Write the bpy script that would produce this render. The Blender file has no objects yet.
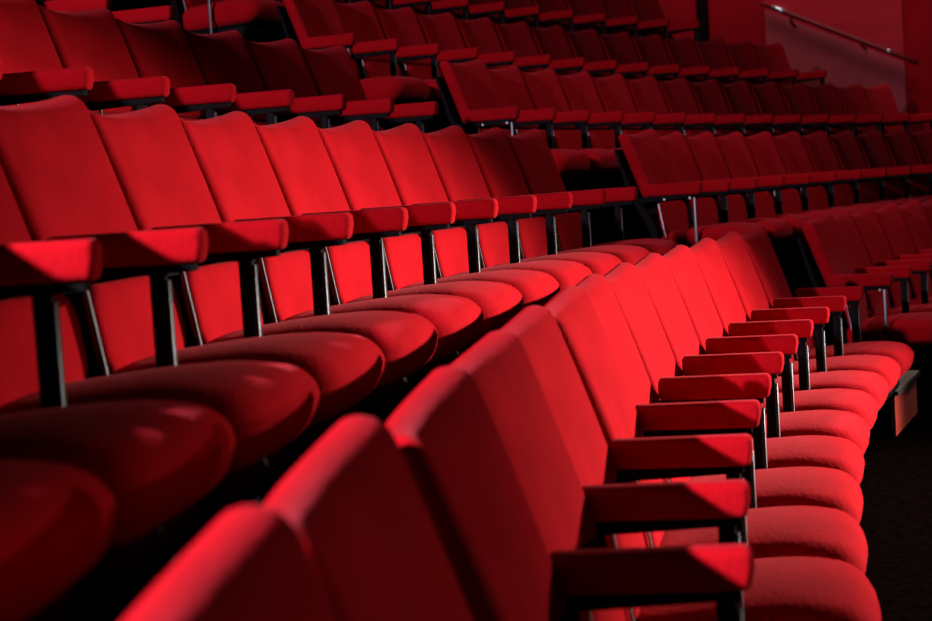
import bpy, bmesh, math, random
from mathutils import Vector, Matrix
random.seed(7)
C = bpy.context.scene.collection
# ------------------------------------------------------------------ camera
OX, OY, OZ = 0.0, -23.0, 0.64          # shift of the hall: z = 0 is the floor of the nearest row
CF = Vector((0.9967431, 0.0381994, -0.0710206)); CR = Vector((0.0337452, -0.9974496, -0.0628925)); CU = Vector((0.0732420, -0.0602910, 0.9954901))
cam = bpy.data.objects.new('camera', bpy.data.cameras.new('camera')); C.objects.link(cam)
M3 = Matrix((CR, CU, -CF)).transposed()
cam.matrix_world = Matrix.Translation((0.0 + OX, 22.7588 + OY, 0.5370 + OZ)) @ M3.to_4x4()
cam.data.sensor_width = 36; cam.data.lens = 66.08; cam.data.clip_start = 0.05; cam.data.clip_end = 100
cam.data.dof.use_dof = True; cam.data.dof.focus_distance = 5.6; cam.data.dof.aperture_fstop = 4.6
bpy.context.scene.camera = cam
# ------------------------------------------------------------------ world, exposure
w = bpy.data.worlds.new('world'); bpy.context.scene.world = w; w.use_nodes = True
w.node_tree.nodes['Background'].inputs[0].default_value = (0.5, 0.6, 0.7, 1)
w.node_tree.nodes['Background'].inputs[1].default_value = 0.0015
vs = bpy.context.scene.view_settings
vs.view_transform = 'Standard'; vs.look = 'None'; vs.gamma = 1; vs.use_curve_mapping = False; vs.exposure = 0
# ------------------------------------------------------------------ stage and rear spotlights, added fills
def spot(name, loc, aim, energy, ang, blend, rad, col):
    l = bpy.data.lights.new(name, 'SPOT'); l.energy = energy; l.spot_size = math.radians(ang); l.spot_blend = blend
    l.shadow_soft_size = rad; l.color = col
    o = bpy.data.objects.new(name, l); C.objects.link(o)
    a = Vector((loc[0] + OX, loc[1] + OY, loc[2] + OZ)); b = Vector((aim[0] + OX, aim[1] + OY, aim[2] + OZ))
    o.location = a; o.rotation_euler = (b - a).to_track_quat('-Z', 'Y').to_euler()
    return o
spot('rear_ceiling_spotlight', (-1.5, 28.3, 3.98), (3.2, 19.6, -1.6), 8800, 44, 1.0, 0.08, (1.0, 0.80, 0.98))
spot('rear_wide_fill', (-2.0, 28.8, 4.5), (11.0, 22.0, 0.3), 3300, 46, 1.0, 0.15, (1.0, 0.75, 0.98))  # added weak wide fill from the rear, for rows outside the spotlight cone
spot('stage_spotlight', (7.2, 13.5, 2.4), (5.05, 22.2, -0.9), 15500, 32, 1.0, 0.12, (1.0, 0.93, 0.82))
spot('stage_side_fill', (5.0, 15.0, 1.5), (2.2, 22.3, -0.7), 760, 26, 1.0, 0.12, (1.0, 0.93, 0.85))  # added low fill on the fronts of the nearest backs
spot('hall_wash_fill', (9.6, 17.5, 6.5), (9.4, 22.2, -0.6), 620, 54, 1.0, 0.5, (1.0, 0.88, 0.9))  # added overhead fill for the rows beyond the aisle
spot('aisle_step_fill', (11.5, 18.6, 0.9), (8.0, 21.45, -0.5), 60, 16, 1.0, 0.05, (1.0, 0.9, 0.8))  # added fill that brightens the riser of the aisle step
wl = bpy.data.lights.new('wall_fill', 'AREA'); wl.shape = 'RECTANGLE'; wl.size = 7.0; wl.size_y = 0.5; wl.energy = 29; wl.color = (1.0, 0.85, 0.85); wl.spread = math.radians(85)  # added area fill to brighten the right wall, no real fixture
wo = bpy.data.objects.new('wall_fill', wl); C.objects.link(wo)
def _p(r, th, z): return Vector((r * math.sin(th) + OX, r * math.cos(th) + OY, z + OZ))
wp = _p(22.8888 + 3.2, .675, 3.7); wa = _p(22.8888 + 3.2, .70, 1.7)
zx = (wp - wa).normalized(); xx = Vector((math.sin(.70), math.cos(.70), .25)); xx = (xx - zx * xx.dot(zx)).normalized(); yy_ = zx.cross(xx)
wo.matrix_world = Matrix.Translation(wp) @ Matrix((xx, yy_, zx)).transposed().to_4x4()
# ------------------------------------------------------------------ materials
def mat(name):
    m = bpy.data.materials.new(name); m.use_nodes = True
    nt = m.node_tree; return m, nt, nt.nodes['Principled BSDF']
def noise_col(nt, b, c1, c2, scale, detail=4, bump=0.0, bscale=None, stretch=(1, 1, 1)):
    tc = nt.nodes.new('ShaderNodeTexCoord'); mp = nt.nodes.new('ShaderNodeMapping'); mp.inputs['Scale'].default_value = stretch
    nt.links.new(tc.outputs['Object'], mp.inputs[0])
    n = nt.nodes.new('ShaderNodeTexNoise'); n.inputs['Scale'].default_value = scale; n.inputs['Detail'].default_value = detail
    nt.links.new(mp.outputs[0], n.inputs['Vector'])
    r = nt.nodes.new('ShaderNodeValToRGB'); r.color_ramp.elements[0].position = .3; r.color_ramp.elements[1].position = .7
    r.color_ramp.elements[0].color = (*c1, 1); r.color_ramp.elements[1].color = (*c2, 1)
    nt.links.new(n.outputs['Fac'], r.inputs[0]); nt.links.new(r.outputs[0], b.inputs['Base Color'])
    if bump:
        n2 = nt.nodes.new('ShaderNodeTexNoise'); n2.inputs['Scale'].default_value = bscale or scale * 8
        nt.links.new(tc.outputs['Object'], n2.inputs['Vector'])
        bp = nt.nodes.new('ShaderNodeBump'); bp.inputs['Strength'].default_value = bump; bp.inputs['Distance'].default_value = 0.004
        nt.links.new(n2.outputs['Fac'], bp.inputs['Height']); nt.links.new(bp.outputs[0], b.inputs['Normal'])
def simple(name, col, rough=.5, metal=0.0, spec=.5):
    m, nt, b = mat(name); b.inputs['Base Color'].default_value = (*col, 1)
    b.inputs['Roughness'].default_value = rough; b.inputs['Metallic'].default_value = metal; b.inputs['Specular IOR Level'].default_value = spec
    return m
VEL, nt, b = mat('red_velvet')
noise_col(nt, b, (0.31, 0.0030, 0.0066), (0.39, 0.0044, 0.0090), 7, 4, 0.35, 90)
b.inputs['Roughness'].default_value = .9; b.inputs['Specular IOR Level'].default_value = .02
b.inputs['Sheen Weight'].default_value = .09; b.inputs['Sheen Roughness'].default_value = .45; b.inputs['Sheen Tint'].default_value = (1, 0.22, 0.26, 1)
BLK = simple('black_plastic', (0.0025, 0.0025, 0.003), .6, 0, .06)
MET = simple('dark_steel', (0.065, 0.067, 0.07), .42, .9)
STL = simple('grey_steel', (0.14, 0.145, 0.15), .45, .8)
CHR = simple('brushed_steel', (0.45, 0.46, 0.47), .35, 1.0)
FLR, nt, b = mat('black_carpet'); noise_col(nt, b, (0.0010, 0.0006, 0.0005), (0.0045, 0.0018, 0.0014), 30, 6, .4, 200); b.inputs['Roughness'].default_value = .95; b.inputs['Specular IOR Level'].default_value = .0
WAL, nt, b = mat('red_painted_wall'); noise_col(nt, b, (0.17, 0.0006, 0.003), (0.22, 0.001, 0.005), 2.2, 4); b.inputs['Roughness'].default_value = .8; b.inputs['Specular IOR Level'].default_value = .05
PAN, nt, b = mat('worn_wall_panel'); noise_col(nt, b, (0.20, 0.018, 0.022), (0.27, 0.026, 0.030), 1.6, 5, stretch=(1, 1, 3)); b.inputs['Roughness'].default_value = .5
PAU, nt, b = mat('upper_wall_panel'); noise_col(nt, b, (0.26, 0.001, 0.006), (0.33, 0.002, 0.009), 1.6, 5, stretch=(1, 1, 5)); b.inputs['Roughness'].default_value = .45
DRK, nt, b = mat('dark_wall'); noise_col(nt, b, (0.004, 0.002, 0.002), (0.007, 0.003, 0.003), 3, 3); b.inputs['Roughness'].default_value = .95; b.inputs['Specular IOR Level'].default_value = 0
RAI = simple('dark_red_rail', (0.10, 0.001, 0.004), .5, 0, .15)
ORG, nt, b = mat('orange_red_riser'); noise_col(nt, b, (0.62, 0.035, 0.018), (0.75, 0.055, 0.03), 25, 5, .3, 120); b.inputs['Roughness'].default_value = .85
TRD, nt, b = mat('grey_green_tread'); noise_col(nt, b, (0.22, 0.22, 0.16), (0.34, 0.33, 0.25), 22, 5, .3, 90); b.inputs['Roughness'].default_value = .6
# ------------------------------------------------------------------ helpers
def link(name, me, m=None, parent=None):
    o = bpy.data.objects.new(name, me); C.objects.link(o)
    if m: me.materials.clear(); me.materials.append(m)
    if parent: o.parent = parent
    return o
def mesh(name, bm, smooth=True):
    me = bpy.data.meshes.new(name); bmesh.ops.recalc_face_normals(bm, faces=bm.faces[:]); bm.to_mesh(me); bm.free()
    for p in me.polygons: p.use_smooth = smooth
    return me
def add_box(bm, x0, x1, y0, y1, z0, z1, bev=0.0, seg=2):
    r = bmesh.ops.create_cube(bm, size=1)
    for v in r['verts']: v.co = Vector((x0 + (v.co.x + .5) * (x1 - x0), y0 + (v.co.y + .5) * (y1 - y0), z0 + (v.co.z + .5) * (z1 - z0)))
    if bev:
        es = set(e for v in r['verts'] for e in v.link_edges)
        bmesh.ops.bevel(bm, geom=list(es), offset=bev, segments=seg, affect='EDGES', profile=.5)
def pad(sx, sy, sz, rad, n=(10, 4, 8), ry=None):
    """Rounded cushion block centred on 0 with an even grid, ready to be bent."""
    bm = bmesh.new()
    r = bmesh.ops.create_cube(bm, size=2)
    # subdivide to a grid
    def cut(axis, k):
        for i in range(1, k):
            co = Vector((0, 0, 0)); co[axis] = -1 + 2 * i / k; no = Vector((0, 0, 0)); no[axis] = 1
            bmesh.ops.bisect_plane(bm, geom=bm.verts[:] + bm.edges[:] + bm.faces[:], plane_co=co, plane_no=no)
    # concentrate cuts close to the edges for a clean roll
    def cutat(axis, cs):
        for c in cs:
            co = Vector((0, 0, 0)); co[axis] = c; no = Vector((0, 0, 0)); no[axis] = 1
            bmesh.ops.bisect_plane(bm, geom=bm.verts[:] + bm.edges[:] + bm.faces[:], plane_co=co, plane_no=no)
    h = (sx / 2, sy / 2, sz / 2)
    for a in range(3):
        rr = min(rad, h[a] * .999) / h[a]
        inner = 1 - rr
        cs = [-(inner + rr * t) for t in (0, .35, .65, .87)] + [(inner + rr * t) for t in (0, .35, .65, .87)]
        k = n[a]
        if inner > .02: cs += [-inner + 2 * inner * i / k for i in range(1, k)]
        cutat(a, sorted(set(round(c, 5) for c in cs)))
    for v in bm.verts:
        p = Vector((v.co.x * h[0], v.co.y * h[1], v.co.z * h[2]))
        q = Vector([max(-(h[a] - min(rad, h[a] * .999)), min(h[a] - min(rad, h[a] * .999), p[a])) for a in range(3)])
        d = p - q
        rv = [min(rad, h[a] * .999) for a in range(3)]
        if d.length > 1e-7:
            # map the cube shell onto an ellipsoidal round
            e = Vector((d.x / rv[0], d.y / rv[1], d.z / rv[2])); m = max(abs(e.x), abs(e.y), abs(e.z)); e = e.normalized() * m
            d = Vector((e.x * rv[0], e.y * rv[1], e.z * rv[2]))
        v.co = q + d
    return bm
# ------------------------------------------------------------------ seat meshes (local: x along the row, y backwards, z up, origin on the floor)
W = 0.53
SL = 0.09707 / 0.25898
def lean(z): return (z - .64) * SL
def back_bm():
    bw, bt_, bh = W - .017, .066, .342
    bm = pad(bw, bt_, bh, .030, (10, 1, 8))
    for v in bm.verts:
        x, y, z = v.co
        s = x / (bw / 2); t = (z + bh / 2) / bh
        zz = .565 + t * .345 + (.020 * (abs(s) ** 2.2) + .016 * s) * t          # corners ride slightly above the middle
        front = y < 0
        yy = y + .033 + lean(.565 + t * .345)
        yy += -.030 * (s * s) + .015 + .003 * s                                # gentle wrap around the sitter
        if front: yy += -.010 * math.cos(s * 1.4) * math.sin(math.pi * min(1, max(0, t))) 
        v.co = (x * (1 - .004 * t), yy, zz)
    return bm
def shell_bm():
    bm = bmesh.new()
    prof = [(.30, -.055), (.42, -.04), (.58, .045), (.60, .075), (.83, .150), (.835, .165), (.60, .100), (.42, .0), (.30, -.03)]
    n = 8; rings = []
    for i in range(n + 1):
        s = -1 + 2 * i / n; x = s * (W / 2 - .012)
        rings.append([bm.verts.new((x, y + .020 - .018 * s * s, z)) for z, y in prof])
    for a, b2 in zip(rings, rings[1:]):
        for j in range(len(prof)): bm.faces.new((a[j], a[(j + 1) % len(prof)], b2[(j + 1) % len(prof)], b2[j]))
    bm.faces.new(rings[0]); bm.faces.new(rings[-1][::-1])
    return bm
def lumbar_bm():
    w_, h_ = .438, .178; bm = bmesh.new()
    # rounded-corner outline extruded into a shallow cushion
    pts = []
    rtop, rbot = .055, .065
    for cx, cz, r, a0 in ((w_/2 - rtop, h_/2 - rtop, rtop, 0), (-w_/2 + rtop, h_/2 - rtop, rtop, 90), (-w_/2 + rbot, -h_/2 + rbot, rbot, 180), (w_/2 - rbot, -h_/2 + rbot, rbot, 270)):
        for i in range(7):
            a = math.radians(a0 + 15 * i); pts.append((cx + r * math.cos(a), cz + r * math.sin(a)))
    def ring(sc, dy):
        out = []
        for px, pz in pts:
            x, z = px * sc, pz * sc; zz = .458 + z
            out.append(bm.verts.new((x, -.048 + (zz - .458) * .16 + dy - .05 * (x / .21) ** 2 * .25, zz)))
        return out
    rs = [ring(1.0, .012), ring(1.0, -.002), ring(.985, -.010), ring(.94, -.016), ring(.75, -.021), ring(.4, -.025)]
    for a, b2 in zip(rs, rs[1:]):
        for j in range(len(pts)): bm.faces.new((a[j], a[(j+1) % len(pts)], b2[(j+1) % len(pts)], b2[j]))
    bm.faces.new(rs[-1]); bm.faces.new(rs[0][::-1])
    return bm
def plate_bm(s):
    bm = bmesh.new()
    x0 = s * .232; th = .005
    for (z0, z1) in ((.365, .575),):
        a = [(-.086, z0), (-.079, z0), (-.043, z1), (-.050, z1)]
        A = [bm.verts.new((x0 - th / 2, y, z)) for y, z in a]; B = [bm.verts.new((x0 + th / 2, y, z)) for y, z in a]
        for j in range(4): bm.faces.new((A[j], A[(j+1) % 4], B[(j+1) % 4], B[j]))
        bm.faces.new(A[::-1]); bm.faces.new(B)
    return bm
def cushion_bm():
    sx, sy, sz = .466, .475, .136
    bm = pad(sx, sy, sz, .054, (8, 10, 1))
    for v in bm.verts:
        x, y, z = v.co
        s = x / (sx / 2); t = (y + sy / 2) / sy      # t=0 front, 1 rear
        up = max(0, z / (sz / 2)); f = max(0, (.34 - t) / .34)
        zz = .330 + z + .022 * (1 - abs(s) ** 2.4) * up * math.sin(math.pi * min(1, .2 + .75 * t)) + .008 * (1 - t)
        zz -= .026 * f ** 2.0 * up                                               # waterfall front
        zz -= .016 * t
        xx = x * (1 - .075 * max(0, (.25 - t) / .25) ** 2)                       # corners drawn in at the front
        yy = y - .268 + (-.014 * (1 - s * s) * max(0, 1 - 2 * t))                # front edge bows out
        yy += .022 * max(0, -z / (sz / 2)) * max(0, 1 - 2 * t)
        v.co = (xx, yy, zz)
    return bm
def pan_bm():
    bm = bmesh.new(); add_box(bm, -.215, .215, -.440, -.05, .195, .266, .02); return bm
def piping_bm():
    # welt that runs round the front corners of the cushion
    bm = bmesh.new(); pts = []
    sx, yf = .237, -.512
    for i in range(13):
        s = -1 + 2 * i / 12
        pts.append(Vector((s * (sx - .018), yf - .012 * (1 - s * s) + .030 * abs(s) ** 6 + .004, .318)))
    r = .0045; rings = []
    for p in pts: rings.append([bm.verts.new(p + Vector((0, r * math.cos(a * math.pi / 3), r * math.sin(a * math.pi / 3)))) for a in range(6)])
    for a, b2 in zip(rings, rings[1:]):
        for j in range(6): bm.faces.new((a[j], a[(j+1) % 6], b2[(j+1) % 6], b2[j]))
    bm.faces.new(rings[0]); bm.faces.new(rings[-1][::-1])
    return bm
ARW = .052
def arm_bm(s=1):
    bm = pad(ARW, .297, .061, .0145, (1, 8, 2))
    for v in bm.verts:
        x, y, z = v.co
        t = (y + .1485) / .297                        # 0 front, 1 rear
        v.co = (s * W / 2 + x, y - .1485, .642 - .0305 + z * (1 + .04 * (1 - t)))
        if t < .12 and v.co.z < .60: v.co.y += .004 * (1 - t / .12)
    return bm
def bracket_bm(s=1):
    bm = bmesh.new()
    a = [(-.275, .580), (.028, .580), (.038, .548), (-.04, .556), (-.275, .566)]
    x0, x1 = s * W / 2 - .013, s * W / 2 + .013
    A = [bm.verts.new((x0, y, z)) for y, z in a]; B = [bm.verts.new((x1, y, z)) for y, z in a]
    n = len(a)
    for j in range(n): bm.faces.new((A[j], A[(j+1) % n], B[(j+1) % n], B[j]))
    bm.faces.new(A[::-1]); bm.faces.new(B)
    return bm
def bolt_bm(s, y):
    bm = bmesh.new()
    r = bmesh.ops.create_cone(bm, segments=8, radius1=.0085, radius2=.006, depth=.006, cap_ends=True)
    for v in bm.verts: v.co = Vector((s * W / 2 - .013 - v.co.z - .003 * 1, y + v.co.x, .563 + v.co.y))
    return bm
LY = -.255
def leg_bm(s=1, ly=LY):
    bm = bmesh.new(); x = s * W / 2
    add_box(bm, x - .010, x + .010, ly - .014, ly + .016, .012, .568, .003)
    return bm
def legedge_bm(s=1, ly=LY):
    bm = bmesh.new(); x = s * W / 2
    add_box(bm, x - .009, x + .009, ly - .0205, ly - .0145, .014, .552, .0015, 1); return bm
def foot_bm(s=1):
    bm = bmesh.new(); x = s * W / 2
    add_box(bm, x - .028, x + .028, -.31, -.12, .0, .0115, .003); return bm
ME = {}
def reg(k, bm, m, smooth=True):
    me = mesh(k, bm, smooth); me.materials.append(m); ME[k] = me
reg('backrest', back_bm(), VEL); reg('back_shell', shell_bm(), BLK, False); reg('lumbar_pad', lumbar_bm(), VEL)
reg('plate_l', plate_bm(-1), CHR, False); reg('plate_r', plate_bm(1), CHR, False)
reg('seat', cushion_bm(), VEL); reg('seat_pan', pan_bm(), BLK); reg('piping', piping_bm(), VEL)
for s, n in ((1, 'f'), (-1, 'n')):
    reg('arm_' + n, arm_bm(s), VEL); reg('bracket_' + n, bracket_bm(s), BLK, False)
    reg('bolt1_' + n, bolt_bm(s, -.235), CHR, False); reg('bolt2_' + n, bolt_bm(s, -.10), CHR, False)
    reg('leg_' + n, leg_bm(s), BLK); reg('foot_' + n, foot_bm(s), BLK); reg('edge_' + n, legedge_bm(s), MET)
bm = bmesh.new(); add_box(bm, -W / 2 - .0075, -W / 2 + .0075, -.262, -.247, .012, .568, .003); reg('leg_n', bm, STL)
reg('leg_b', leg_bm(1, -.205), BLK); reg('edge_b', legedge_bm(1, -.205), MET)
def part(name, key, parent):
    o = bpy.data.objects.new(name, ME[key]); C.objects.link(o); o.parent = parent; return o
def armset(root, n):
    a = part('armrest', 'arm_' + n, root); br = part('armrest_bracket', 'bracket_' + n, root)
    if n == 'n': part('bolt', 'bolt1_' + n, br); part('bolt', 'bolt2_' + n, br)
    l = part('leg', 'leg_' + n, root); part('foot', 'foot_' + n, l)
    if n == 'f': part('edge_trim', 'edge_' + n, l)
def make_seat(near_arm=False):
    root = bpy.data.objects.new('theatre_seat', None); C.objects.link(root); root.empty_display_size = .1
    part('backrest', 'backrest', root); part('back_shell', 'back_shell', root)
    part('lumbar_pad', 'lumbar_pad', root)
    part('hinge_plate', 'plate_l', root)
    part('seat', 'seat', root); part('seat_pan', 'seat_pan', root)
    armset(root, 'f')
    if near_arm: armset(root, 'n')
    return root
def copy_tree(o, parent=None):
    c = o.copy(); C.objects.link(c); c.parent = parent
    for ch in KIDS[o.name]: copy_tree(ch, c)
    return c
# ------------------------------------------------------------------ the tiers
RA = 22.8888
RR = [RA, RA + .9346, RA + 1.8002, RA + 2.6597, RA + 3.50]
RH = [0.0, .4950, .9340, 1.3805, 1.88]
def polar(r, th, z): return Vector((r * math.sin(th) + OX, r * math.cos(th) + OY, z))
def build_floor():
    bm = bmesh.new(); prof = [(RA - 6.0, 0.0)]
    for k in range(1, 5):
        e = RR[k] - .60
        prof += [(e, RH[k-1]), (e, RH[k])]
    prof += [(RA + 6.6, RH[4])]
    prof += [(RA + 6.6, -.3), (RA - 6.0, -.3)]
    n = 80; t0, t1 = -.12, .70; rings = []
    for i in range(n + 1):
        th = t0 + (t1 - t0) * i / n
        rings.append([bm.verts.new(polar(r, th, z)) for r, z in prof])
    m = len(prof)
    for a, b2 in zip(rings, rings[1:]):
        for j in range(m): bm.faces.new((a[j], a[(j+1) % m], b2[(j+1) % m], b2[j]))
    bm.faces.new(rings[0]); bm.faces.new(rings[-1][::-1])
    o = link('floor', mesh('floor', bm, False), FLR); o['kind'] = 'structure'
build_floor()
def radial_box(name, m, th, r0, r1, z0, z1, depth, kind=None, poly=None):
    """A slab on the radial wall: corners in (r, z), thickness towards the seats."""
    t = Vector((math.cos(th), -math.sin(th), 0)); bm = bmesh.new()
    pl = poly or [(r0, z0), (r1, z0), (r1, z1), (r0, z1)]
    A = [bm.verts.new(polar(RA + r, th, z + OZ)) for r, z in pl]; B = [bm.verts.new(polar(RA + r, th, z + OZ) - t * depth) for r, z in pl]
    n = len(pl)
    for j in range(n): bm.faces.new((A[j], A[(j+1) % n], B[(j+1) % n], B[j]))
    bm.faces.new(A[::-1]); bm.faces.new(B)
    o = link(name, mesh(name, bm, False), m)
    if kind: o['kind'] = kind
    return o
TW = .70
o = radial_box('wall_right', WAL, TW, -6.0, 6.6, -.94, 4.6, -.15, 'structure')
# back wall, curved behind the last tier
bm = bmesh.new(); rings = []
for i in range(41):
    th = -.12 + .82 * i / 40
    rings.append([bm.verts.new(polar(RA + r, th, z)) for r, z in ((6.6, -.3), (6.75, -.3), (6.75, 5.2), (6.6, 5.2))])
for a, b2 in zip(rings, rings[1:]):
    for j in range(4): bm.faces.new((a[j], a[(j+1) % 4], b2[(j+1) % 4], b2[j]))
bm.faces.new(rings[0]); bm.faces.new(rings[-1][::-1])
o = link('wall_back', mesh('wall_back', bm, False), DRK); o['kind'] = 'structure'
# wall panel with a paler lower field, and the dark upright strip beside it
PW = [(2.14, .85), (3.63, 1.30), (3.63, 2.06), (2.14, 1.38)]
o = radial_box('trim_1', PAN, TW, 0, 0, 0, 0, .02, 'structure', poly=[(2.16, .2), (3.63, .9), (3.63, 2.10), (2.16, 1.44)])
o = radial_box('trim_2', PAU, TW, 0, 0, 0, 0, .02, 'structure', poly=[(2.16, 1.44), (3.63, 2.10), (3.63, 3.2), (2.16, 3.2)])
o = radial_box('trim_3', DRK, TW, 4.30, 4.43, 1.2, 4.2, .03, 'structure')
# handrail on the wall
def tube(bm, pts, r, n=10):
    rings = []
    for i, p in enumerate(pts):
        d = (pts[min(i + 1, len(pts) - 1)] - pts[max(i - 1, 0)]).normalized()
        u = d.cross(Vector((0, 0, 1))); u = (u if u.length > .01 else d.cross(Vector((1, 0, 0)))).normalized(); v = d.cross(u)
        rings.append([bm.verts.new(p + r * (math.cos(2 * math.pi * j / n) * u + math.sin(2 * math.pi * j / n) * v)) for j in range(n)])
    for a, b2 in zip(rings, rings[1:]):
        for j in range(n): bm.faces.new((a[j], a[(j+1) % n], b2[(j+1) % n], b2[j]))
    bm.faces.new(rings[0][::-1]); bm.faces.new(rings[-1])
tt = Vector((math.cos(TW), -math.sin(TW), 0))
rail = bpy.data.objects.new('handrail', None); C.objects.link(rail)
rail.location = polar(RA + 2.9, TW, 0) - tt * .09
rail['label'] = 'dark red sloping handrail with steel highlight bands on the pale wall panel'; rail['category'] = 'handrail'
def railpt(r, off=.09): return polar(RA + r, TW, 1.44 + OZ + (r - 2.13) * .45 + .05) - tt * off
def railpart(name, m, fn):
    bm = bmesh.new(); fn(bm)
    for v in bm.verts: v.co -= rail.location
    return link(name, mesh(name, bm), m, rail)
railpart('rail', RAI, lambda bm: tube(bm, [railpt(2.0), railpt(2.4), railpt(2.9), railpt(3.3), railpt(3.62)], .024))
for r, q in ((2.55, .075), (3.30, .13)):
    railpart('bracket', RAI, lambda bm: tube(bm, [railpt(r), railpt(r) - Vector((0, 0, q * .6)), railpt(r, .0) - Vector((0, 0, q))], .014))
railpart('highlight_sleeve', CHR, lambda bm: tube(bm, [railpt(3.36), railpt(3.50)], .027))  # bright steel sleeves set in as the highlights along the rail
railpart('highlight_sleeve', CHR, lambda bm: tube(bm, [railpt(2.26), railpt(2.29)], .027))
# ------------------------------------------------------------------ seats
ORD = ['', 'first', 'second', 'third', 'fourth', 'fifth', 'sixth', 'seventh', 'eighth', 'ninth', 'tenth', 'eleventh', 'twelfth', 'thirteenth', 'fourteenth', 'fifteenth', 'sixteenth']
proto = make_seat(); proto2 = make_seat(True)
KIDS = {o.name: list(o.children) for o in C.objects}
def seat_at(o, row, th):
    R = RR[row]; o.location = polar(R, th, RH[row]); o.rotation_euler = (0, 0, -th)
used = {}
BACKSET = {-2: (.026, .0, -.010), -1: (.026, .0, -.010), 0: (-.002, .0, -.015), 1: (.008, -.055, -.013), 2: (.010, -.02, -.010), 3: (-.002, .01, -.006)}
def rowname(row): return ['nearest row', 'second row', 'third row', 'fourth row', 'topmost row'][row]
def block(row, th0, k0, k1, side):
    """Seat k spans seam k to k+1; th0 is the angle of seam 1."""
    R = RR[row]
    for k in range(k0, k1 + 1):
        th = th0 + (k - .5) * W / R
        src = proto2 if (side == 'right' and k == k0) else proto
        if not used.get(src.name): used[src.name] = 1; o = src
        else: o = copy_tree(src)
        seat_at(o, row, th)
        if row == 0 and side == 'left' and k in BACKSET:   # worn backs that lean a little differently
            for ch in o.children:
                if ch.name.startswith('back'):
                    ch.location.y, ch.rotation_euler.z, ch.location.z = BACKSET[k]
        if row and side == 'left':                       # these rows carry their posts a little further back
            for ch in o.children:
                if ch.name.startswith('leg'):
                    ch.data = ME['leg_b']
                    for g in ch.children:
                        if g.name.startswith('edge'): g.data = ME['edge_b']
        o['category'] = 'theatre seat'
        if side == 'left':
            d = k1 - k + 1; o['group'] = 'red velvet seats in the %s before the aisle' % rowname(row)
            if d == 1: lab = 'red velvet seat ending the %s on the near side of the aisle' % rowname(row)
            elif row == 0 and k == k0: lab = 'blurred dark red velvet seat at the bottom left, nearest of the nearest row'
            else: lab = 'red velvet seat in the %s near side, %s from the aisle' % (rowname(row), ORD[d])
        else:
            d = k - k0 + 1; o['group'] = 'red velvet seats in the %s beyond the aisle' % rowname(row)
            if d == 1: lab = 'red velvet seat opening the %s beyond the aisle, with two armrests' % rowname(row)
            else: lab = 'red velvet seat in the %s beyond the aisle, %s from the aisle' % (rowname(row), ORD[d])
        o['label'] = lab
block(0, .10765, -2, 10, 'left')
block(1, .10705, -2, 10, 'left')
block(2, .19467, -1, 6, 'left')
block(3, .36456 - .053, -3, -1, 'left')
block(0, .37682, 1, 6, 'right')
block(1, .37869, 1, 11, 'right')
block(2, .36795, 1, 14, 'right')
block(3, .36456, 1, 14, 'right')
block(4, .366, 1, 13, 'right')
# ------------------------------------------------------------------ aisle step
st = bpy.data.objects.new('step_box', None); C.objects.link(st)
st.location = polar(RA - .32, .3475, 0); st.rotation_euler = (0, 0, -.3475)
st['label'] = 'low aisle step with orange-red front and worn grey top'; st['category'] = 'step'
bm = bmesh.new(); add_box(bm, -.36, .36, -.10, .12, 0, .185, .004); link('body', mesh('body', bm, False), BLK, st)
bm = bmesh.new(); add_box(bm, -.35, .36, -.112, -.101, .004, .180, .002); link('riser', mesh('riser', bm, False), ORG, st)
bm = bmesh.new(); add_box(bm, -.37, .37, -.125, .125, .186, .202, .004); tr = link('tread', mesh('tread', bm, False), TRD, st)
bm = bmesh.new(); add_box(bm, -.37, .37, -.131, -.1255, .180, .2025, .0015); link('nosing', mesh('nosing', bm, False), CHR, tr)
